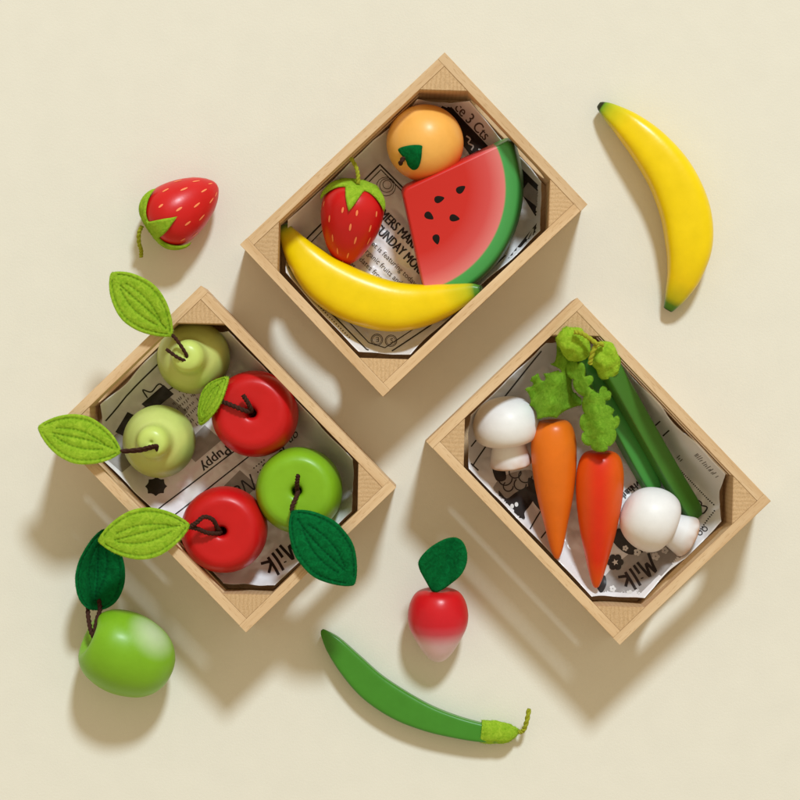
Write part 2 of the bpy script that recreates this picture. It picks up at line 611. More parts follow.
def felt_sheet(mb, outline, zf, th=4.0, step=2.0, seed=0, fine=150, fuzz=0.35, under=0, lobes=0, lamp=0.0):
    """thick felt cut to an outline (picture points); zf(px,py) gives its height"""
    ol = closed_cr(outline, fine)
    if lobes:
        q = []
        for i, p in enumerate(ol):
            a, b = Vector(ol[i - 1]), Vector(ol[(i + 1) % fine])
            t = (b - a).normalized()
            f = abs(math.sin(math.pi * lobes * i / fine)) ** .6 - .6
            q.append((p[0] + t.y * f * lamp, p[1] - t.x * f * lamp))
        ol = q
    pts = [Vector(q) for q in ol]
    nb = len(pts)
    xs = [q[0] for q in ol]; ys = [q[1] for q in ol]
    y = min(ys); r = 0
    while y < max(ys):
        x = min(xs) + (r % 2) * step / 2
        while x < max(xs):
            if inside((x, y), ol) and edge_dist((x, y), ol) > step * 0.55:
                pts.append(Vector((x, y)))
            x += step
        y += step * 0.86; r += 1
    vs, es, fs, *_ = geometry.delaunay_2d_cdt(pts, [(i, (i + 1) % nb) for i in range(nb)], [], 0, 1e-4)
    T, Bq = [], []
    for q in vs:
        d = edge_dist(q, ol)
        k = min(d / (th * .8), 1)
        h = th / 2 * math.sqrt(max(0, 1 - (1 - k) ** 2))
        z = zf(q[0], q[1])
        fz = fuzz * noise.noise(Vector((q[0] * .6, q[1] * .6, seed))) + fuzz * .7 * noise.noise(Vector((q[0] * 1.3, q[1] * 1.3, seed)))
        T.append(mb.vert(W(q[0], q[1], z + h + fz)))
        Bq.append(mb.vert(W(q[0], q[1], z - h - 0.05 + fz)))
    cnt = {}
    for f in fs:
        c = sum((vs[i] for i in f), Vector((0, 0))) / len(f)
        if not inside(c, ol): continue
        mb.face([T[i] for i in f])
        mb.face([Bq[i] for i in f][::-1], under)
        for i in range(len(f)):
            e = tuple(sorted((f[i], f[(i + 1) % len(f)])))
            cnt[e] = cnt.get(e, 0) + 1
    for (a, b), c in cnt.items():
        if c == 1: mb.face((T[a], T[b], Bq[b], Bq[a]), under)


# ------------------------------------------------------------------ the table surface
g = MB()
G = 4000
ids = [g.vert((x, y, 0)) for x, y in ((-G, -G), (G, -G), (G, G), (-G, G))]
g.face(ids)
go = g.build('ground', MAT['ground'])
go['kind'] = 'structure'
go['label'] = 'plain cream card surface under everything'

# ------------------------------------------------------------------ crates
HL, HW, HT, WT = 136.0, 101.0, 96.0, 9.4       # half length, half width, height, wall thickness


def box_mesh(name, sx, sy, sz, bev, mat, zround=0):
    bm = bmesh.new()
    bmesh.ops.create_cube(bm, size=1)
    for v in bm.verts:
        v.co = Vector((v.co.x * sx * S, v.co.y * sy * S, v.co.z * sz * S))
    bmesh.ops.bevel(bm, geom=bm.edges[:], offset=bev * S, segments=2, affect='EDGES', profile=0.6)
    me = bpy.data.meshes.new(name)
    bm.to_mesh(me)
    bm.free()
    me.materials.append(mat)
    return me


def end_panel_mesh():
    cu = bpy.data.curves.new('tmp', 'CURVE')
    cu.dimensions = '2D'
    cu.fill_mode = 'BOTH'
    bev = 0.4

    def spl(pts):
        s = cu.splines.new('POLY')
        s.points.add(len(pts) - 1)
        for p, q in zip(s.points, pts):
            p.co = (q[0] * S, q[1] * S, 0, 1)
        s.use_cyclic_u = True
    w, h = HW - bev, HT / 2 - bev
    spl([(-w, -h), (w, -h), (w, h), (-w, h)])
    za, zb, half = 24 - HT / 2 + bev, 68 - HT / 2 - bev, 53
    rr = (zb - za) / 2
    zc = (za + zb) / 2
    pts = []
    for k in range(17):
        a = -math.pi / 2 + math.pi * k / 16
        pts.append((half - rr + rr * math.cos(a), zc + rr * math.sin(a)))
    for k in range(17):
        a = math.pi / 2 + math.pi * k / 16
        pts.append((-half + rr + rr * math.cos(a), zc + rr * math.sin(a)))
    spl(pts)
    cu.extrude = (WT / 2 - bev) * S
    cu.bevel_depth = bev * S
    cu.bevel_resolution = 1
    ob = bpy.data.objects.new('tmp', cu)
    COL.objects.link(ob)
    bpy.context.view_layer.update()
    me = bpy.data.meshes.new_from_object(ob.evaluated_get(bpy.context.evaluated_depsgraph_get()))
    bpy.data.objects.remove(ob)
    me.transform(Matrix.Rotation(math.pi / 2, 4, 'X'))
    me.name = 'end_panel'
    me.materials.clear()
    me.materials.append(MAT['wood'])
    for p in me.polygons: p.use_smooth = False
    return me


def corner_block_mesh():
    """triangular post filling a corner; local corner at the origin, legs along +x and +y"""
    leg, h = 34.0, HT - 0.7
    bm = bmesh.new()
    tri = [(0, 0), (leg, 0), (0, leg)]
    lo = [bm.verts.new((x * S, y * S, 0)) for x, y in tri]
    f = bm.faces.new(lo)
    ex = bmesh.ops.extrude_face_region(bm, geom=[f])
    bmesh.ops.translate(bm, verts=[v for v in ex['geom'] if isinstance(v, bmesh.types.BMVert)], vec=(0, 0, h * S))
    bmesh.ops.recalc_face_normals(bm, faces=bm.faces)
    bmesh.ops.bevel(bm, geom=bm.edges[:], offset=0.6 * S, segments=2, affect='EDGES')
    # turn the mesh so that the rings of the end grain run along the diagonal
    me = bpy.data.meshes.new('corner_block')
    bm.to_mesh(me)
    bm.free()
    me.transform(Matrix.Rotation(-math.pi / 4, 4, 'Z'))
    me.materials.append(MAT['endgrain'])
    return me


BOARDS = [(0.3, 33.0), (44.7, 65.5), (78.7, 96.0)]
board_me = [box_mesh('side_board', 2 * (HL - WT) - 0.06, WT, b - a, 0.5, MAT['wood']) for a, b in BOARDS]
end_me = end_panel_mesh()
block_me = corner_block_mesh()
base_me = box_mesh('base_board', 2 * (HL - WT) - 0.8, 2 * (HW - WT) - 0.8, 5.0, 0.4, MAT['wood'])
SHARED = {}


def make_crate(ctr, angle, label):
    root = thing('wooden_crate', (ctr.x, ctr.y, 0), label, 'crate', 'small wooden produce crates')
    root.rotation_euler.z = angle

    def part(name, me, x, y, z, rz=0.0):
        o = bpy.data.objects.new(name, me)
        COL.objects.link(o)
        o.parent = root
        o.location = (x * S, y * S, z * S)
        o.rotation_euler.z = rz
        return o
    part('base_board', base_me, 0, 0, 2.8)
    for sgn in (-1, 1):
        for (a, b), me in zip(BOARDS, board_me):
            part('side_board', me, 0, sgn * (HW - WT / 2 - 0.1), (a + b) / 2)
        part('end_panel', end_me, sgn * (HL - WT / 2), 0, HT / 2 + 0.15, math.pi / 2)
    for k, (sx, sy) in enumerate(((-1, -1), (1, -1), (1, 1), (-1, 1))):
        part('corner_block', block_me, sx * (HL - WT + 0.3), sy * (HW - WT + 0.2), 0.3, k * math.pi / 2 + math.pi / 4)
    return root


def crate_center(corners):
    x = sum(c[0] for c in corners) / 4
    y = sum(c[1] for c in corners) / 4
    return W(x, y, HT)


CR = [
    (crate_center([(445, 52), (589, 203), (382, 398), (239, 245)]), math.radians(43.2), 'wooden crate holding the orange, a strawberry, a banana and the watermelon slice'),
    (crate_center([(204, 283), (398, 484), (243, 635), (49, 434)]), math.radians(-46.0), 'wooden crate holding two pears and three apples'),
    (crate_center([(574, 294), (774, 503), (620, 648), (426, 440)]), math.radians(-46.4), 'wooden crate holding carrots, mushrooms and two green beans'),
]
crates = []
for c, a, lab in CR:
    c = Vector((c.x, c.y, 0))
    make_crate(c, a, lab)

# ------------------------------------------------------------------ newspapers
IU, IV = HL - WT, HW - WT


class Paper:
    def __init__(self, ci, seed, u_hi=36, v_hi=36, v_lo=30):
        self.c, self.a, _ = CR[ci]
        self.c = Vector((self.c.x, self.c.y, 0))
        self.seed = seed
        self.uh, self.vh, self.vl = u_hi, v_hi, v_lo
        self.ink = MB()

    def loc(self, px, py, z=9):
        p = W(px, py, z) - self.c
        ca, sa = math.cos(-self.a), math.sin(-self.a)
        return (p.x * ca - p.y * sa, p.x * sa + p.y * ca)

    def z(self, u, v):
        z = 9.0
        r = lambda d, k: (k * d * d if d > 0 else 0)
        z += r(abs(u) - (IU - 34), self.uh / 34 ** 2) * (1 + .25 * noise.noise(Vector((v * .03, u * .002, self.seed))))
        z += r(abs(v) - (IV - 28), (self.vh if v > 0 else self.vl) / 28 ** 2) * (1 + .25 * noise.noise(Vector((u * .03, v * .002, self.seed + 5))))
        z += r(abs(u) + abs(v) - (IU + IV - 33 - 34), 20 / 34 ** 2)
        q = Vector((u * 0.022, v * 0.022, self.seed))
        z += 7.0 * max(0, noise.noise(q) + 0.35) + 4.2 * math.sqrt(noise.noise(q * 1.7 + Vector((3, 1, 2))) ** 2 + .002)
        z += 1.5 * math.sqrt(noise.noise(q * 4.3 + Vector((8, 2, 5))) ** 2 + .0015) + 2.2 * math.sqrt(noise.noise(q * 2.6 + Vector((1, 7, 4))) ** 2 + .0015)
        return min(z, 80)

    def world(self, u, v, dz=0.0):
        z = self.z(u, v) + dz
        ca, sa = math.cos(self.a), math.sin(self.a)
        return Vector((self.c.x + u * ca - v * sa, self.c.y + u * sa + v * ca, z))

    def build_sheet(self, label):
        mb = MB()
        n1, n2 = 200, 150
        U, V = IU - 2.5, IV - 2.5
        lim = IU + IV - 34 - 7.0
        rows = []
        for i in range(n1 + 1):
            row = []
            for j in range(n2 + 1):
                fu, fv = -1 + 2 * i / n1, -1 + 2 * j / n2
                u = fu * (U - 3.5 * max(0, noise.noise(Vector((fv * 2.2, self.seed, fu > 0))) + .15))
                v = fv * (V - 3.5 * max(0, noise.noise(Vector((fu * 2.8, self.seed + 3, fv > 0))) + .15))
                # squeeze corner points back to the slanted corner line
                s = abs(u) + abs(v)
                l2 = lim - 2.5 * (0.5 + noise.noise(Vector((u * .05, v * .05, self.seed + 9))))
                if s > l2:
                    d = (s - l2) / 2
                    u -= math.copysign(d, u)
                    v -= math.copysign(d, v)
                row.append(mb.vert(self.world(u, v)))
            rows.append(row)
        mb.grid(rows, 0, closed=False)
        ob = mb.build('newspaper', MAT['paper'], None, self.c)
        tag(ob, label, 'newspaper', 'newspaper sheets lining the crates')
        sm = ob.modifiers.new('thick', 'SOLIDIFY')
        sm.thickness = 0.3 * S
        sm.offset = 0
        self.sheet = ob
        return ob

    def ok(self, u, w):
        return abs(u) < IU - 5 and abs(w) < IV - 5 and abs(u) + abs(w) < IU + IV - 34 - 11.5

    def part(self, name):
        if self.ink.f:
            self.ink.build(self.pname, [MAT['ink'], MAT['grey_ink'], MAT['mid_ink'], MAT['white_ink']], self.sheet, self.c)
        self.ink = MB()
        self.pname = name

    def add2d(self, verts, faces, m=0, dz=0.45):
        """verts are (u,v)"""
        bm = bmesh.new()
        vs = [bm.verts.new((x, y, 0)) for x, y in verts]
        for f in faces:
            try: bm.faces.new([vs[i] for i in f])
            except ValueError: pass
        bmesh.ops.triangulate(bm, faces=bm.faces[:])
        for _ in range(6):
            es = [e for e in bm.edges if e.calc_length() > 3.2]
            if not es: break
            bmesh.ops.subdivide_edges(bm, edges=es, cuts=1)
            bmesh.ops.triangulate(bm, faces=bm.faces[:])
        bm.verts.index_update()
        idx = []
        for v in bm.verts:
            u, w = v.co.x, v.co.y
            ok = self.ok(u, w)
            idx.append(self.ink.vert(self.world(u, w, dz), 0, 0 if ok else 1))
        for f in bm.faces:
            q = [idx[v.index] for v in f.verts]
            if all(self.ink.a[i] == 0 for i in q):
                self.ink.face(q, m)
        bm.free()

    def poly(self, pts, m=0, dz=0.45, smooth=0):
        P = closed_cr(pts, smooth) if smooth else pts
        L = [self.loc(*p) for p in P]
        self.add2d(L, [tuple(range(len(L)))], m, dz)

    def line(self, pts, w=1.0, m=0, dz=0.5, smooth=0):
        if smooth: pts = cr(pts, smooth)
        L = [Vector(self.loc(*p)) for p in pts]
        fine = []
        for a, b in zip(L[:-1], L[1:]):
            k = max(1, int((b - a).length / 2))
            for i in range(k): fine.append(a.lerp(b, i / k))
        fine.append(L[-1])
        rows = []
        for i, p in enumerate(fine):
            t = (fine[min(i + 1, len(fine) - 1)] - fine[max(i - 1, 0)])
            t = t.normalized() if t.length else Vector((1, 0))
            nrm = Vector((-t.y, t.x)) * w / 2
            if self.ok(p.x, p.y):
                rows.append([self.ink.vert(self.world(*(p + nrm), dz)), self.ink.vert(self.world(*(p - nrm), dz))])
            else:
                self.ink.grid(rows, m, closed=False)
                rows = []
        self.ink.grid(rows, m, closed=False)

    def dots(self, p, q, n, r=0.8, m=0):
        for i in range(n):
            t = i / (n - 1)
            x, y = p[0] + (q[0] - p[0]) * t, p[1] + (q[1] - p[1]) * t
            self.poly([(x + r * math.cos(k * 1.047), y + r * math.sin(k * 1.047)) for k in range(6)], m)

    def scribble(self, px, py, ang, length, h=4.0, w=0.8, m=2):
        """a line of print too small to read: little strokes"""
        a = math.radians(ang)
        rnd = random.Random(int(px * 7 + py))
        x = 0.0
        while x < length:
            if rnd.random() < .8:
                u, v = h * rnd.uniform(.5, 1), rnd.uniform(-.3, .8)
                p = (px + x * math.cos(a), py + x * math.sin(a))
                q = (p[0] + v * math.cos(a) + u * math.sin(a), p[1] + v * math.sin(a) - u * math.cos(a))
                self.line([p, q], w, m, 0.6)
            x += rnd.uniform(1.2, 2.6)

    def ring(self, x, y, r, w=0.7, m=2):
        self.line([(x + r * math.cos(k * .3927), y + r * math.sin(k * .3927)) for k in range(17)], w, m)

    def text(self, s, px, py, ang, size, m=0, shear=0.0, bold=0.0, sx=1.0):
        """baseline starts at picture point, ang = reading direction in the picture, degrees clockwise from right"""
        cu = bpy.data.curves.new('tmp', 'FONT')
        cu.body = s
        cu.size = size
        cu.shear = shear
        cu.resolution_u = 3
        ob = bpy.data.objects.new('tmp', cu)
        COL.objects.link(ob)
        bpy.context.view_layer.update()
        me = bpy.data.meshes.new_from_object(ob.evaluated_get(bpy.context.evaluated_depsgraph_get()))
        bpy.data.objects.remove(ob)
        o = Vector(self.loc(px, py))
        a = math.radians(-ang) - self.a
        ca, sa = math.cos(a), math.sin(a)
        vs = [(o.x + v.co.x * sx * ca - v.co.y * sa, o.y + v.co.x * sx * sa + v.co.y * ca) for v in me.vertices]
        fs = [tuple(p.vertices) for p in me.polygons]
        self.add2d(vs, fs, m, 0.6)
        if bold:
            for k in (1, 2):
                self.add2d([(x + bold * k * ca, y + bold * k * sa) for x, y in vs], fs, m, 0.6 + .04 * k)
        bpy.data.meshes.remove(me)

    def strokes(self, S_, px, py, ang, k, w, m=0, slant=0.15):
        """hand lettering: polylines in letter units placed like text()"""
        o = (px, py)
        a = math.radians(ang)
        for st in S_:
            P = []
            for x, y in st:
                x2 = (x + slant * y) * k
                y2 = y * k
                P.append((o[0] + x2 * math.cos(a) + y2 * math.sin(a), o[1] + x2 * math.sin(a) - y2 * math.cos(a)))
            self.line(P, w, m, 0.6, smooth=max(8, len(P) * 4) if len(P) > 2 else 0)

    def finish(self):
        self.part('')


MILK = [[(0, 0), (.12, .55), (.22, 1.0), (.42, .35), (.62, 1.0), (.74, .5), (.82, 0)],
        [(1.05, .55), (1.08, 0)], [(1.06, .78), (1.07, .84)],
        [(1.38, 1.05), (1.36, .5), (1.38, 0)],
        [(1.72, 1.05), (1.7, .5), (1.7, 0)], [(2.12, .62), (1.74, .28), (2.2, -.02)]]
NEW = [[(0, 0), (.1, .5), (.25, 1), (.5, .4), (.7, 0), (.8, .5), (1.0, 1.1), (1.2, 1.15)],
       [(1.05, .25), (1.35, .35), (1.35, .55), (1.12, .5), (1.08, .15), (1.4, .05), (1.7, .5)],
       [(1.7, .5), (1.75, .1), (1.95, .1), (2.05, .45), (2.1, .1), (2.35, .1), (2.5, .55)]]
PAPA = [[(0, -.5), (.1, .2), (.2, .6), (.3, .3), (.5, .55), (.55, .2), (.3, .05), (.2, .2)], [(.9, .5), (.65, .45), (.65, .1), (.9, .15), (.95, .5), (.98, .05), (1.15, .1)],
        [(1.2, .5), (1.25, 0), (1.3, .45), (1.6, .5), (1.65, .1), (1.9, .1)]]

# crate with orange: page reads down to the right, its head towards the upper right
p1 = Paper(0, 2.3, 36, 44, 26)
p1.build_sheet('newspaper sheet with a farmers market headline lining the orange and banana crate')
p1.part('headline')
p1.text('FARMERS MARKET', 366, 203, 45, 13.4, 0, 0, 0.4, 0.73)
p1.text('SUNDAY MORNING', 374, 230, 45, 13.4, 0, 0, 0.4, 0.70)
p1.part('body_text')
for i, s in enumerate(('Market is featuring today', 'our organic fruits and', 'figs & dates from farms', 'berries, melons & more')):
    p1.text(s, 360 - i * 7.2, 234 + i * 6.8, 44, 7.4, 2)
p1.part('price_line')
p1.text('Price 3 Cts', 443, 100, 46, 13, 2, 0, 0.2)
p1.part('picture_panel')
p1.poly([(438, 112), (446, 104), (496, 156), (480, 170)], 0)
p1.poly([(512, 178), (520, 170), (556, 208), (540, 226)], 0)
p1.poly([(505, 262), (536, 224), (552, 214), (566, 230), (520, 282)], 0, 0.45)
p1.poly([(527, 184), (543, 200), (553, 208), (548, 222), (534, 206), (520, 194)], 1, 0.8)
for q in ([(466, 137), (470, 140), (468, 144), (473, 147), (471, 151)], [(478, 150), (482, 152), (481, 157)], [(526, 240), (532, 230), (530, 238), (522, 250)], [(514, 262), (520, 256), (517, 266)]):
    p1.line(q, 1.6, 3, 0.9, smooth=12)
p1.part('border_rule')
p1.line([(300, 246), (380, 165), (455, 240)], 1.5)
p1.line([(304, 250), (381, 170), (452, 242)], 1.0)
p1.part('border_rule')
p1.line([(440, 165), (380, 106)], 1.0)
p1.part('border_rule')
p1.line([(283, 250), (290, 268), (328, 310), (367, 350), (385, 356), (430, 326), (505, 256)], 1.4)
p1.line([(292, 255), (330, 302), (369, 343), (385, 348), (426, 321), (500, 252)], 1.0)
p1.dots((296, 283), (350, 338), 26, 0.8, 2)
p1.part('emblem')
for x, y, s in ((377, 340, 'E'), (391, 341, 'S')):
    p1.part('emblem')
    p1.ring(x, y, 5.8, 0.7)
    p1.ring(x, y, 4.6, 0.5)
    p1.text(s, x + 2.4, y - 2.6, 180, 7, 2)
p1.part('emblem')
for k in range(3):
    p1.ring(386 + k * .6, 187 - k, 9.5 - k * 2.6, 0.7)
p1.finish()

# crate with apples: page reads down to the left
p2 = Paper(1, 7.9, 36, 52, 28)
p2.build_sheet('newspaper sheet with lost puppy notice lining the pear and apple crate')
p2.part('border_rule')
p2.line([(182, 340), (160, 364), (128, 396), (105, 424)], 1.4)
p2.part('border_rule')
p2.line([(236, 450), (165, 504), (158, 510)], 1.3)
p2.line([(262, 446), (176, 514)], 1.3)
p2.line([(262, 446), (290, 420)], 1.3)
p2.part('notice_text')
p2.text('Lost and Puppy', 268, 411, 141, 14, 0, 0, 0.25)
p2.part('notice_text')
p2.text('on', 297, 430, 139, 12, 0, .4)
p2.part('body_text')
for i in range(6):
    p2.scribble(206 + i * 3.5, 374 + i * 5, 139, 46, 3.6)
p2.part('script_title')
p2.strokes(NEW, 250, 474, 141, 15, 1.6)
p2.strokes(PAPA, 284, 447, 141, 15, 1.5)
p2.part('milk_lettering')
p2.strokes(MILK, 291, 534, 135, 19, 2.8)
p2.part('picture_panel')
p2.poly([(162, 390), (188, 412), (124, 472), (100, 450)], 1, 0.4)
p2.poly([(164, 385), (174, 394), (152, 412), (142, 404)], 0, 0.7)
p2.poly([(128, 412), (140, 418), (124, 436), (116, 432)], 0, 0.7)
p2.poly([(205, 425), (222, 440), (196, 462), (182, 448)], 1, 0.4)
p2.poly([(240, 470), (258, 486), (236, 506), (220, 490)], 1, 0.4)
p2.line([(180, 392), (176, 386), (168, 390), (160, 384), (152, 392), (144, 390), (148, 398)], 1.3, 0, 0.8, smooth=30)
p2.poly([(157 + (9.5 + 1.2 * math.cos(k * 2.09)) * math.cos(k * .2618), 486 + (8.5 + 1.2 * math.cos(k * 2.09)) * math.sin(k * .2618)) for k in range(24)], 0, 0.7)
p2.dots((254, 468), (264, 460), 5, 0.8)
p2.dots((258, 472), (268, 464), 5, 0.8)
p2.finish()

# crate with carrots
p3 = Paper(2, 4.1, 34, 66, 24)
p3.build_sheet('newspaper sheet with black sheep drawing lining the carrot and mushroom crate')
p3.part('border_rule')
p3.line([(541, 350), (503, 398)], 1.5)
p3.part('border_rule')
p3.line([(476, 440), (463, 456), (478, 470)], 1.4)
p3.line([(466, 474), (486, 446)], 1.4)
p3.part('border_rule')
p3.line([(544, 506), (528, 530)], 1.4)
p3.line([(556, 520), (536, 542)], 1.4)
p3.part('border_rule')
p3.line([(658, 421), (653, 427)], 1.4)
p3.line([(667, 430), (662, 436)], 1.4)
p3.part('dotted_rule')
p3.dots((676, 466), (712, 504), 24, 0.8)
p3.dots((712, 510), (690, 540), 16, 0.8)
p3.part('sheep_drawing')
p3.poly([(498, 490), (506, 498), (516, 492), (530, 486), (536, 494), (530, 505), (524, 512), (524, 518), (516, 521), (508, 516), (502, 508)], 0, 0.75, smooth=44)
p3.poly([(528, 478), (540, 486), (560, 510), (548, 516), (532, 500)], 0, 0.65, smooth=30)
p3.poly([(492, 464), (500, 458), (506, 478), (496, 480)], 0, 0.65, smooth=24)
for x, y in ((511.5, 505.5), (516, 504)):
    p3.poly([(x + 1.9 * math.cos(k * .6283), y + 2.3 * math.sin(k * .6283)) for k in range(10)], 3, 1.0)
for cx_, cy_, r_ in ((505, 478, 7), (515, 472, 6), (525, 476, 6.5), (520, 484, 6), (508, 486, 5)):
    p3.line([(cx_ + r_ * math.cos(k * .45), cy_ + r_ * math.sin(k * .45)) for k in range(10)], 1.2, 0, 0.85, smooth=24)
p3.poly([(488, 500), (500, 478), (530, 470), (538, 486), (520, 500), (506, 500)], 1, 0.45, smooth=30)
p3.part('milk_lettering')
p3.strokes(MILK, 648, 553, 141, 17.5, 2.8)
p3.part('flower_drawing')
for k in range(6):
    a = k * 1.047
    p3.poly([(615 + 5 * math.cos(a) + 3.6 * math.cos(j * .6283), 562 + 5 * math.sin(a) + 3.6 * math.sin(j * .6283)) for j in range(10)], 0, 0.6 + .02 * k)
p3.poly([(615 + (3.6 if k % 2 else 1.6) * math.cos(k * .6283), 562 + (3.6 if k % 2 else 1.6) * math.sin(k * .6283)) for k in range(10)], 3, 1.0)
p3.poly([(612, 540), (618, 528), (640, 538), (646, 550), (628, 554)], 0, 0.55, smooth=30)
p3.poly([(596, 584), (604, 575), (606, 584), (600, 592)], 0, 0.55, smooth=20)
p3.poly([(602, 580), (650, 540), (682, 548), (640, 596), (616, 604)], 1, 0.36, smooth=40)
for x, y, r in ((646, 548, 3.5), (655, 556, 3), (637, 552, 2.8), (628, 592, 2.6), (664, 550, 2.5), (612, 588, 2.4), (625, 548, 2.2)):
    for k in range(5):
        a = k * 1.2566
        p3.poly([(x + r * .8 * math.cos(a) + r * .6 * math.cos(j * .8976), y + r * .8 * math.sin(a) + r * .6 * math.sin(j * .8976)) for j in range(7)], 3, 0.7 + .02 * k)
p3.part('notice_text')
p3.scribble(686, 450, 46, 44, 4.4)
p3.scribble(676, 458, 46, 6, 4)
p3.part('curl_drawing')
p3.line([(694, 506), (696, 500), (701, 503), (698, 510), (702, 513), (706, 507), (700, 505)], 1.3, 0, 0.6, smooth=30)
p3.text('oo', 703, 524, 141, 11, 0)
p3.part('notice_text')
for i, s in enumerate(('what', 'hat', 'hal')):
    p3.text(s, 640 - i * 9, 478 + i * 7, 141, 10, 0, 0, 0.2)
p3.finish()

# ------------------------------------------------------------------ fruit
BAN = 'yellow bananas'
# loose banana
B = [(599, 105, 11, 3.2, 3.2), (602, 107, 12, 5.5, 5.5), (611, 113, 15, 9.5, 9), (629, 127, 18, 15, 15), (650, 148, 20, 20, 18.5), (671, 177, 21, 23.5, 20),
     (685, 211, 21, 25, 20.5), (689, 243, 21, 23.5, 20), (685, 271, 19, 18, 17), (677, 292, 15, 12, 12), (671, 304, 11, 7.2, 7.2), (668, 309, 9, 5, 5)]
mb = MB()
sweep(mb, B, 110, 64, 3.1)
o = mb.build('banana', MAT['banana'], None, W(675, 200, 0))
tag(o, 'loose yellow banana with green tips lying on the bare surface right of the crates', 'banana', BAN)
# banana in the crate
B = [(481.5, 289, 70, 3.2, 3.2), (478, 290, 68, 5.5, 5.2), (470, 292, 65, 9, 8), (446, 300, 57, 16.5, 15), (418, 306, 51, 22, 19), (388, 306, 48, 25.5, 21), (354, 296, 46, 26.5, 21.5),
     (326, 280, 44, 24, 20), (304, 258, 42, 17.5, 17), (290, 238, 40, 10.5, 11), (285, 229, 40, 7, 7), (283, 225, 40, 5, 5)]
mb = MB()
sweep(mb, B, 110, 64, 2.9)
o = mb.build('banana', MAT['banana_green'], None, W(385, 300, 8))
tag(o, 'yellow banana curving along the inside of the crate below the strawberry', 'banana', BAN)


def strawberry(center, axis, length, rad, spin, label, stem, squash=None, ctr_shift=0.0, cal=0.26):
    z0 = center.z
    root = thing('strawberry', (center.x, center.y, max(z0 - rad, 0)), label, 'strawberry', 'red strawberries')
    org = Vector((center.x, center.y, max(z0 - rad, 0)))
    L = length
    prof = [(0, .36 * L), (.35 * rad, .365 * L), (.7 * rad, .32 * L), (.94 * rad, .2 * L), (rad, .06 * L), (.95 * rad, -.12 * L), (.78 * rad, -.32 * L),
            (.52 * rad, -.5 * L), (.24 * rad, -.61 * L), (.08 * rad, -.642 * L), (0, -.645 * L)]
    la = Lathe(prof, axis_matrix(center, axis, spin), 60, 72)
    b = MB()
    la.add(b, 0)
    # pale painted seeds
    for row, (t, n) in enumerate(((.36, 9), (.46, 9), (.56, 9), (.66, 8), (.75, 6), (.85, 4))):
        for k in range(n):
            ph = 2 * math.pi * (k + .5 * (row % 2)) / n + .15 * random.uniform(-1, 1)
            tt = t + random.uniform(-.012, .012)
            c = la.at(tt, ph)
            r = (c - center).length
            idx = []
            for j in range(10):
                a = 2 * math.pi * j / 10
                idx.append(b.vert(la.at(tt + .026 * math.cos(a), ph + 0.036 * math.sin(a) * (1 + max(0, tt - .6) * 2.5), 0.28)))
            v = b.vert(la.at(tt, ph, 0.42))
            for j in range(10): b.face((idx[j], idx[(j + 1) % 10], v), 1)
    b.build('berry_body', [MAT['strawberry'], MAT['seed_paint']], root, org)
    # star-shaped felt calyx wrapped over the crown
    cx = MB()
    n, kk = 120, 14
    ro, ri = [], []
    for k in range(kk + 1):
        r1, r2 = [], []
        for j in range(n):
            ph = 2 * math.pi * j / n
            u = (ph / (2 * math.pi) * 5) % 1
            tri = 1 - abs(2 * u - 1)
            tm = 0.15 + cal * tri ** 1.6
            t = tm * k / kk
            lift = 2.4 + 2.4 * (k / kk) ** 3 * tri
            ed = 1 if k < kk else 0.55
            p = la.at(max(t, .004), ph, lift * ed)
            p = p + Vector((1, 1, 1)) * .3 * noise.noise(p * .7)
            r1.append(cx.vert(p))
            r2.append(cx.vert(la.at(max(t, .004), ph, (lift - 2.3) * 1.0)))
        ro.append(r1); ri.append(r2)
    cx.grid(ro); cx.grid(ri); cx.grid([ro[-1], ri[-1]])
    cx.fuzz(2500, 1.2)
    cx.build('calyx', MAT['felt_light'], root, org)
    st = MB()
    cord(st, stem, 2.1)
    st.build('stem', MAT['green_cord'], root, org)
    return root


strawberry(W(175, 213, 31), (-0.80, -0.56, 0.12), 78, 31, 0.5, 'strawberry lying alone on the bare surface with its tip pointing up right',
           [(142, 226, 34), (139, 233, 32), (139, 243, 24), (141, 250, 16), (141, 257, 12)])
strawberry(W(352, 214, 54), (0.16, 0.90, 0.32), 82, 31, 1.0, 'strawberry inside the crate between the orange and the banana',
           [(358, 184, 72), (358, 175, 74), (356, 167, 73), (351, 158, 70)], cal=0.20)

# orange
c = W(425, 143, 53)
root = thing('orange', (c.x, c.y, 8), 'round orange with small dark green leaf in the top corner of its crate', 'orange')
org = Vector((c.x, c.y, 8))
R = 38
prof = [(R * math.sin(math.pi * i / 24), R * 0.985 * math.cos(math.pi * i / 24)) for i in range(25)]
la = Lathe(prof, axis_matrix(c, (-0.35, -0.3, 0.88)), 70, 80)
mb = MB()
la.add(mb, afn=lambda p, t, ph: max(0, min(1, ((p - c).normalized().dot(Vector((0.25, -0.85, -0.45)))) * 1.0)) * .7)  # reddens the side towards the melon, with its bounce light put into the tint
mb.build('fruit_body', MAT['orange'], root, org)
mb = MB()
# heart-shaped leaf lying on the sphere
hp = [(402, 147), (398, 150), (402, 156), (406, 161), (408, 166), (413, 170), (418, 168), (421, 160), (422, 150), (421.5, 145.5), (412, 145)]
felt_sheet(mb, hp, lambda x, y: c.z + math.sqrt(max(0, (R + 1.2) ** 2 - (W(x, y, 86).x - c.x) ** 2 - (W(x, y, 86).y - c.y) ** 2)), 2.4, 1.3, 3, 110)
mb.build('leaf', MAT['felt_dark'], root, org)
mb = MB()
cord(mb, [(405, 157, 81), (402, 160, 82), (400, 164, 78)], 2.3)
mb.build('stalk', MAT['cord'], root, org)


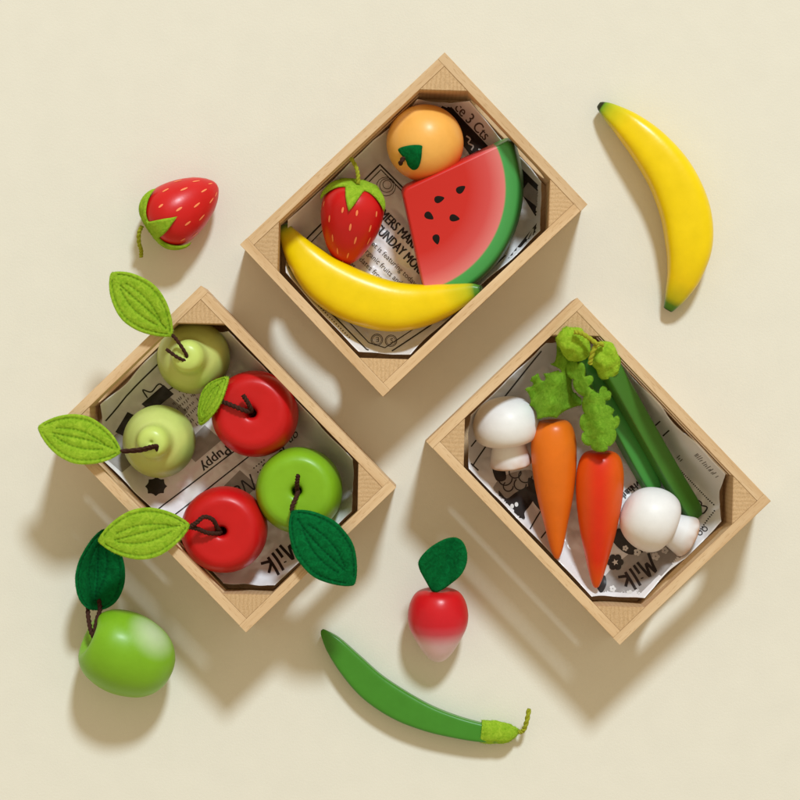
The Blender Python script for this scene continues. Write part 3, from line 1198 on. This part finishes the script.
# watermelon slice
def watermelon():
    R0, bulge, th = 117.0, 7.0, 44.0
    a0, a1 = math.radians(-25), math.radians(77)       # picture angles (clockwise)
    ol = []
    # rounded apex
    ap = 9.0
    mid = (a0 + a1) / 2
    hf = (a1 - a0) / 2
    oc = ap / math.sin(hf)
    for k in range(9):
        an = mid + math.pi + (math.pi / 2 - hf) * (1 - 2 * k / 8) * -1
        ol.append((oc * math.cos(mid) + ap * math.cos(an), oc * math.sin(mid) + ap * math.sin(an), 0))
    # order: from the a1 side to the a0 side or reverse, sorted by angle from apex below
    first = ol
    arc = []
    n = 48
    for k in range(n + 1):
        u = k / n
        an = a0 + (a1 - a0) * u
        e = min(u, 1 - u) * (a1 - a0) * R0
        rr = R0 - (4 * (1 - min(e / 7, 1)) ** 2)
        arc.append((rr * math.cos(an), rr * math.sin(an), 1))
    if (Vector(first[0][:2]) - Vector(arc[-1][:2])).length > (Vector(first[-1][:2]) - Vector(arc[-1][:2])).length:
        first = first[::-1]
    ol = first + arc
    N = len(ol)
    cen = Vector((R0 * .55 * math.cos(mid), R0 * .55 * math.sin(mid)))
    mb = MB()
    lay = [(0.0, 3.0, 0), (-0.5, 1.6, .08), (-1.4, .6, .2), (-3, 0, .35), (-8, 0, .62), (-15, 0, .9), (-22, 0, 1), (-30, 0, .9), (-37, 0, .6), (-42, .8, .2), (-th, 3, 0)]
    rows = []
    for z, ins, bl in lay:
        row = []
        for x, y, isarc in ol:
            v = Vector((x, y))
            d = (v - cen).normalized()
            v = v - d * ins
            if isarc: v = v + v.normalized() * bulge * bl
            row.append(mb.vert((v.x, -v.y, z)))
        rows.append(row)
    mb.grid(rows)
    mb.face(rows[0])
    mb.face(rows[-1][::-1])
    # painted pips
    def pip(x, y, an, k=1.0):
        r = []
        for j in range(14):
            q = 2 * math.pi * j / 14
            xx = 5.2 * k * math.cos(q)
            yy = 3.4 * k * math.sin(q) * (1 - .45 * math.cos(q))
            r.append(mb.vert((x + xx * math.cos(an) - yy * math.sin(an), -(y + xx * math.sin(an) + yy * math.cos(an)), 0.12)))
        v = mb.vert((x, -y, 0.5))
        for j in range(14): mb.face((r[j], r[(j + 1) % 14], v), 1)
    apx, apy = 402, 190
    for x, y, an in ((461, 189, -35), (439.5, 199, -15), (429.5, 216, 35), (455, 218, 10), (437, 239.5, 75)):
        pip(x - apx, y - apy, math.radians(an))
    ob = mb.build('watermelon_slice', [MAT['melon'], MAT['pip']], None, None, smooth=True)
    ob.data.polygons.foreach_set('use_smooth', [len(p.vertices) < 20 for p in ob.data.polygons])
    z = 77
    P = W(apx, apy, z)
    ob.location = P * S
    ob.rotation_euler = (math.radians(9), math.radians(3), 0)
    k = (D - z) / D
    ob.scale = (k, k, 1)
    tag(ob, 'red watermelon wedge with black pips and green rind inside the crate', 'watermelon slice')


watermelon()


def apple(px, py, rpx, axis, mat, label, group, seed=0):
    zc = 8 + 36
    c = W(px, py, zc)
    k = rpx / 43.0
    prof = [(1.0, 8), (3.5, 14), (4.4, 21), (5.6, 25.6), (8.5, 27.6), (14, 28.2), (22, 28.3), (28, 28.4), (32, 27.6), (36.5, 24.8), (40.2, 19), (42.5, 9.5), (43, -2), (41, -13), (36, -23), (28, -30), (16, -32.5), (2, -31.5)]
    prof = [(r * k, z * 1.2 + 6) for r, z in prof]
    root = thing('apple', (c.x, c.y, 8), label, 'apple', group)
    org = Vector((c.x, c.y, 8))
    la = Lathe(prof, axis_matrix(c, axis), 76, 90)
    mb = MB()
    la.add(mb)
    mb.build('fruit_body', mat, root, org)
    return root, org


def part_cord(root, org, *paths, r=2.4, mat='cord', name='stalk_cord'):
    mb = MB()
    for p in paths: cord(mb, p, r)
    return mb.build(name, MAT[mat], root, org)


def part_leaf(root, org, mat, mside=None, **kw):
    mb = MB()
    leaf(mb, mside=(1 if mside else None), **kw)
    mb.fuzz(5000, 1.3)
    return mb.build('leaf', [MAT[mat]] + ([MAT[mside]] if mside else []), root, org)


GA = 'red wooden apples'
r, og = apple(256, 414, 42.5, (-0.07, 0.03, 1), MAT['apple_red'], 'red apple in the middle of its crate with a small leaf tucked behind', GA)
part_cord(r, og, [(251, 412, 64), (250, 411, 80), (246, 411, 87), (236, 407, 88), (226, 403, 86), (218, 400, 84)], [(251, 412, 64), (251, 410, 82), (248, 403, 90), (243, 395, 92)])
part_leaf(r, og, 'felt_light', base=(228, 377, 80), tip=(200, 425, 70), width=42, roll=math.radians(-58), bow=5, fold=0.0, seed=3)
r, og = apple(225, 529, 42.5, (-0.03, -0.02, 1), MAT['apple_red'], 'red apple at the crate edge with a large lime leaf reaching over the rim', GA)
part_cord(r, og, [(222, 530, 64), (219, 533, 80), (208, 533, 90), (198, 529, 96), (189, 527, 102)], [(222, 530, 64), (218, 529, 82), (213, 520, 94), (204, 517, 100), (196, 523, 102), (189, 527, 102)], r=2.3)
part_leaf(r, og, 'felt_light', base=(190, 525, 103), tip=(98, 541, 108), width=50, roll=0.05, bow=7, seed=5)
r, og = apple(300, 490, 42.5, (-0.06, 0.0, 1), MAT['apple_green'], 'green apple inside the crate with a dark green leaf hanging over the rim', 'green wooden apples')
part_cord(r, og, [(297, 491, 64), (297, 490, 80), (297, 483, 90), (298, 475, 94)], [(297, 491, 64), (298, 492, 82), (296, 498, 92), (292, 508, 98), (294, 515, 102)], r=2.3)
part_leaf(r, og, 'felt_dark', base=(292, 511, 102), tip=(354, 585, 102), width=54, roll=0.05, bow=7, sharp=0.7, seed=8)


def pear(px, py, rpx, label, lean=(-0.045, 0.0, 1)):
    c = W(px, py, 8)
    k = rpx / 37.0 * 0.985
    prof = [(0.5, 90), (1.5, 91.6), (3.2, 92.8), (7, 92.8), (12.6, 90.4), (16.2, 84), (17.2, 76), (17.8, 69.5), (20, 64), (26, 58.5), (32, 51), (36, 39), (37, 28), (34, 15), (26, 5), (14, 0.5), (1, 0)]
    prof = [(r * k, z) for r, z in prof]
    root = thing('pear', c, label, 'pear', 'green pears')
    la = Lathe(prof, axis_matrix(c, lean), 80, 80)
    mb = MB()
    gd = Vector((0.75, -0.5, -0.1)).normalized()
    la.add(mb, afn=lambda p, t, ph: max(0, min(1, ((p - c - Vector((0, 0, 38))).normalized().dot(gd) - .55) * 2.2)) * (0.6 if t > .45 else 0))
    mb.build('fruit_body', MAT['pear'], root, c)
    return root, c


r, og = pear(197, 358, 36.5, 'pear in the top corner of its crate beneath an upright lime leaf')
part_cord(r, og, [(189, 361, 84), (188, 358, 97), (183, 349, 104), (176, 339, 106), (170, 333, 106)], [(189, 361, 84), (186, 361, 98), (177, 357, 102), (166, 349, 103)], r=1.8)
part_leaf(r, og, 'felt_light', base=(172, 336, 106), tip=(111, 273, 108), width=46, roll=0.1, bow=6, seed=1, peak=.52, sharp=.7)
r, og = pear(163, 441, 36.5, 'pear beside the crate edge with a lime leaf pointing left over the corner')
part_cord(r, og, [(155, 451, 84), (156, 450, 97), (157, 446, 105), (152, 446, 106), (140, 449, 104), (120, 451, 104)], [(155, 452, 84), (157, 451, 97), (155.5, 447, 103), (152, 448, 104), (140, 451, 102.5), (122, 452, 102)], r=1.7)
part_leaf(r, og, 'felt_light', base=(121, 452, 104), tip=(38, 427, 106), width=47, roll=-0.05, bow=6, seed=2, sharp=.7)

# loose green apple lying on its side
c = W(126.5, 654, 43)
axis = Vector((-0.87, 0.42, 0.26)).normalized()
prof = [(1, 24), (4, 28), (8, 33.5), (14, 40), (21, 43.5), (29, 40), (37, 30), (42, 14), (43, 0), (41, -14), (36, -29), (28, -40), (18, -47), (8, -50), (1, -50.5)]
prof = [(r_ * .96, z_ * .96) for r_, z_ in prof]
root = thing('apple', (c.x, c.y, 0), 'green apple with a pale patch lying on its side below the crates', 'apple', 'green wooden apples')
og = Vector((c.x, c.y, 0))
la = Lathe(prof, axis_matrix(c, axis), 76, 90)
mb = MB()
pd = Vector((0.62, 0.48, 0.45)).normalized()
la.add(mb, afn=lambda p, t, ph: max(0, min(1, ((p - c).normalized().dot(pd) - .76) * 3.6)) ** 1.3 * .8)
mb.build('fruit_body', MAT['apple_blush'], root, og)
part_cord(root, og, [(97, 641, 60), (92, 634, 60), (89.5, 624, 54), (88, 612, 44), (89, 602, 38)], [(97, 641, 60), (95, 632, 60), (97, 620, 54), (100, 610, 46), (99, 600, 40)], r=2.3)
part_leaf(root, og, 'felt_dark', base=(93, 610, 40), tip=(104, 529, 42), width=50, roll=-0.3, bow=-12, fold=1.0, sharp=0.62, seed=11, peak=.42, asym=0)

# radish
c = W(438, 622, 30)
axis = Vector((0.0, 0.98, 0.16)).normalized()
prof = [(0.5, 31), (6, 31.5), (14, 32.5), (22, 29), (27.5, 20), (30, 8), (29, -3), (25, -13), (19.5, -23), (13.5, -32), (6.5, -38.8), (0.5, -40.5)]
root = thing('radish', (c.x, c.y, 0), 'red radish with white tip and dark green leaf on the bare surface', 'radish')
og = Vector((c.x, c.y, 0))
mb = MB()
Lathe(prof, axis_matrix(c, axis), 70, 80).add(mb)
mb.build('root_body', MAT['radish'], root, og)
mb = MB()
RL = [(433, 592), (425, 580), (419, 568), (419, 560), (426, 551), (435, 544), (446, 538.5), (456, 537.5), (463, 542), (467, 552), (466.5, 564), (461, 575), (452, 583), (442, 590)]


def radish_leaf_z(x, y):
    ax, ay = 23 / 55.0, -50 / 55.0
    side = -(x - 434) * ay + (y - 591) * ax          # signed distance from the mid vein
    along = (x - 434) * ax + (y - 591) * ay
    return 40 + .12 * along + .62 * math.sqrt(side * side + 6) + 1.6 * math.sin(side * .35 + along * .12)


felt_sheet(mb, RL, radish_leaf_z, 3.2, 1.5, 21, 130, 0.4, 1)
mb.fuzz(3000, 1.2)
mb.build('leaf', [MAT['felt_dark'], MAT['felt_lining']], root, og)


# carrots
def carrot(top, tip, rmax, mat, label, afn=None):
    T, P = W(*top), W(*tip)
    ax = (T - P)
    L = ax.length
    c = (T + P) / 2
    h = L / 2
    r = rmax
    prof = [(.5, h - 3), (.3 * r, h - .6), (.62 * r, h - 1.5), (.84 * r, h - 7), (.97 * r, h - 18), (r, h - 32), (.95 * r, h - 52), (.78 * r, h - 78), (.54 * r, h - 102), (.29 * r, h - L + 12), (.14 * r, h - L + 2.5), (.06 * r, h - L + .4), (.2, h - L)]
    root = thing('carrot', (c.x, c.y, 8), label, 'carrot', 'wooden carrots')
    og = Vector((c.x, c.y, 8))
    la = Lathe(prof, axis_matrix(c, ax), 76, 72)
    mb = MB()
    la.add(mb, afn=(lambda p, t, ph: afn(p - c, t)) if afn else None)
    mb.build('root_body', mat, root, og)
    return root, og


r, og = carrot((553, 420, 56), (557, 559, 36), 22.5, MAT['carrot'], 'orange carrot next to the mushroom with scalloped leaf spreading left')
sc = 1 / 4.707
LOBE = 4.2
L1 = [(270, 130), (255, 230), (248, 262), (285, 292), (245, 286), (215, 300), (204, 326), (172, 304), (146, 312), (153, 346), (128, 364), (131, 405), (148, 445), (165, 485), (190, 512), (240, 508), (300, 486), (372, 448), (388, 412), (350, 392), (344, 330), (335, 250), (320, 190), (300, 140)]
L1 = [(500 + x * sc, 310 + y * sc) for x, y in L1]
mb = MB()
felt_sheet(mb, L1, lambda x, y: 76 + (410 - y) * .13 + 7 * math.sin((x + y * .4) * .17) + 2.5 * noise.noise(Vector((x * .06, y * .06, 4))) + 1.6 * noise.noise(Vector((x * .13, y * .13, 7))) - .022 * (x - 552) ** 2, 3.8, 1.8, 4, 240, 0.3, 0, 14, LOBE)
mb.fuzz(3500, 1.4)
mb.build('leaf', MAT['felt_mid'], r, og)
r, og = carrot((601, 451, 56), (596, 588, 38), 23.5, MAT['carrot_red'], 'red tinged carrot in the crate centre below a frilled leaf',
               afn=lambda d, t: 0.95 * math.exp(-((d.x + 1) / 15.0) ** 2) * max(0, min(1, .5 + d.z / 12)))
L2 = [(318, 232), (350, 238), (384, 252), (404, 300), (432, 322), (428, 374), (452, 388), (486, 366), (514, 378), (512, 420), (492, 450), (534, 462), (522, 492), (553, 505), (552, 560), (530, 620), (500, 658), (430, 652), (393, 612), (383, 560), (384, 500), (394, 450), (382, 405), (350, 356), (322, 300)]
L2 = [(500 + x * sc, 310 + y * sc) for x, y in L2]
mb = MB()
felt_sheet(mb, L2, lambda x, y: 86 + (420 - y) * .08 + 6 * math.sin((x * 1.1 - y * .25) * .16 + 1) + 2.5 * noise.noise(Vector((x * .06, y * .06, 14))) + 1.6 * noise.noise(Vector((x * .13, y * .13, 17))), 3.8, 1.8, 9, 240, 0.3, 0, 16, LOBE)
mb.fuzz(3500, 1.4)
mb.build('leaf', MAT['felt_mid'], r, og)


# mushrooms
def mushroom(center, axis, rcap, hcap, rstem, lstem, label):
    """axis points from the stem to the crown"""
    root = thing('mushroom', (center.x, center.y, 8), label, 'mushroom', 'white mushrooms')
    og = Vector((center.x, center.y, 8))
    m = axis_matrix(center, axis)
    r, h = rcap, hcap
    prof = [(.3, .50 * h), (.22 * r, .495 * h), (.45 * r, .46 * h), (.68 * r, .375 * h), (.86 * r, .24 * h), (.97 * r, .07 * h), (r, -.08 * h), (.975 * r, -.22 * h), (.89 * r, -.34 * h), (.74 * r, -.405 * h), (.5 * r, -.42 * h), (.3 * r, -.41 * h)]
    mb = MB()
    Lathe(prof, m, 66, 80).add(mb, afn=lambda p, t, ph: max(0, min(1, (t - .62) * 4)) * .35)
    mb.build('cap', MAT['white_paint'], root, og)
    z0 = -.39 * h
    rs = rstem
    prof = [(rs * .80, z0 + 1), (rs * .83, z0 - 4), (rs * .94, z0 - lstem * .5), (rs * 1.07, z0 - lstem * .88), (rs * 1.02, z0 - lstem * .97), (rs * .88, z0 - lstem), (1, z0 - lstem)]
    mb = MB()
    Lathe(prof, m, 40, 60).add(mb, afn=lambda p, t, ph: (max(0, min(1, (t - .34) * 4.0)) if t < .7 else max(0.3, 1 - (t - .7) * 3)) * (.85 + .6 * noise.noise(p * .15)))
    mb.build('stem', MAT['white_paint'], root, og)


mushroom(W(506, 422, 49), (-0.12, 0.94, 0.26), 33, 48, 19.5, 26, 'white mushroom in the left corner of the crate, stem pointing down')
mushroom(W(649, 518, 49), (-0.85, 0.42, 0.26), 32, 54, 19.5, 26, 'white mushroom near the right rim of the crate, stem pointing right')

# green beans
BG = 'green beans with felt caps'


def bean(P, mat, label, e, cap, cord_path, loc, cap_mat='felt_light', wob=2.4, ns=0.11, roll=0.0):
    root = thing('green_bean', loc, label, 'green bean', BG)
    og = Vector(loc)
    mb = MB()
    sweep(mb, P, 90, 72, e, roll=roll)
    mb.build('pod', MAT[mat], root, og)
    mb = MB()
    sweep(mb, cap, 60, 64, 2.4, wob=wob, ns=ns)
    for v in range(len(mb.v)):
        mb.v[v] += Vector((1, 1, 1)) * .4 * noise.noise(mb.v[v] * .7)
    mb.fuzz(1800, 1.5)
    mb.build('felt_cap', MAT[cap_mat], root, og)
    mb = MB()
    cord(mb, cord_path, 2.4)
    mb.build('cord', MAT['green_cord'], root, og)


bean([(322.5, 630, 10, 1.5, 4), (326, 635, 11, 5, 7), (335, 646, 11, 9.5, 10), (352, 666, 11, 13.2, 11), (373, 687, 11, 15, 11), (400, 705, 11, 15, 11), (428, 718, 11, 13, 11), (455, 726.5, 11, 11, 10.5), (480, 732, 11, 9.5, 10), (500, 734, 11, 8, 9)],
     'bean', 'long green bean with lime felt end lying loose on the bare surface', 7,
     [(481, 731, 11.5, 10.8, 11), (486, 731.5, 11.5, 11.6, 11.6), (495, 732.5, 12, 11.4, 11.5), (505, 733, 12, 10.2, 11), (512, 732, 12, 7.5, 9), (517, 731, 12, 3.5, 5), (519, 731, 12, .8, 1)],
     [(515, 731, 14, ), (520, 732, 14), (524, 729, 16), (527, 720, 20), (529, 709, 22)], W(420, 710, 0), wob=1.2)
bean([(606, 362, 87, 10, 9), (612, 372, 84, 9.8, 9.5), (640, 422, 52.8, 9.8, 9.5), (672, 478, 33.2, 9.8, 9.5), (690, 508, 23.4, 9.5, 9), (696, 517, 20.6, 6, 6)],
     'bean_dark', 'darker green bean lying nearest the long right wall of the crate', 6.5,
     [(598, 343, 95, 3, 4), (600, 347, 95, 9, 8), (603, 353, 94, 13, 11), (606, 361, 91, 13.5, 12), (609, 369, 87, 11.5, 11), (611, 373, 85, 9, 9)],
     [(603, 345, 107), (599, 344, 110), (594, 349, 110), (591, 358, 107), (590, 364, 104)], W(640, 422, 8), 'felt_light', 3.0, roll=0.28)
bean([(577, 347, 85, 9, 9), (584, 360, 79.8, 9.5, 9), (612, 412, 47.2, 9.5, 9), (640, 464, 27.6, 9.5, 9), (652, 486, 20.6, 8, 8), (656, 492, 19.2, 4, 5)],
     'bean_mid', 'brighter green bean lying between the carrot leaf and the darker bean', 6.5,
     [(564, 328, 101, 3, 4), (566, 332, 101, 10, 8), (570, 338, 99, 14.5, 11), (575, 346, 95, 14.5, 12), (579, 353, 91, 11.5, 11), (581, 357, 89, 8, 8)],
     [(574, 332, 115), (581, 333, 116), (589, 338, 115), (597, 344, 113)], W(612, 412, 8), 'felt_light', 3.0, roll=0.28)
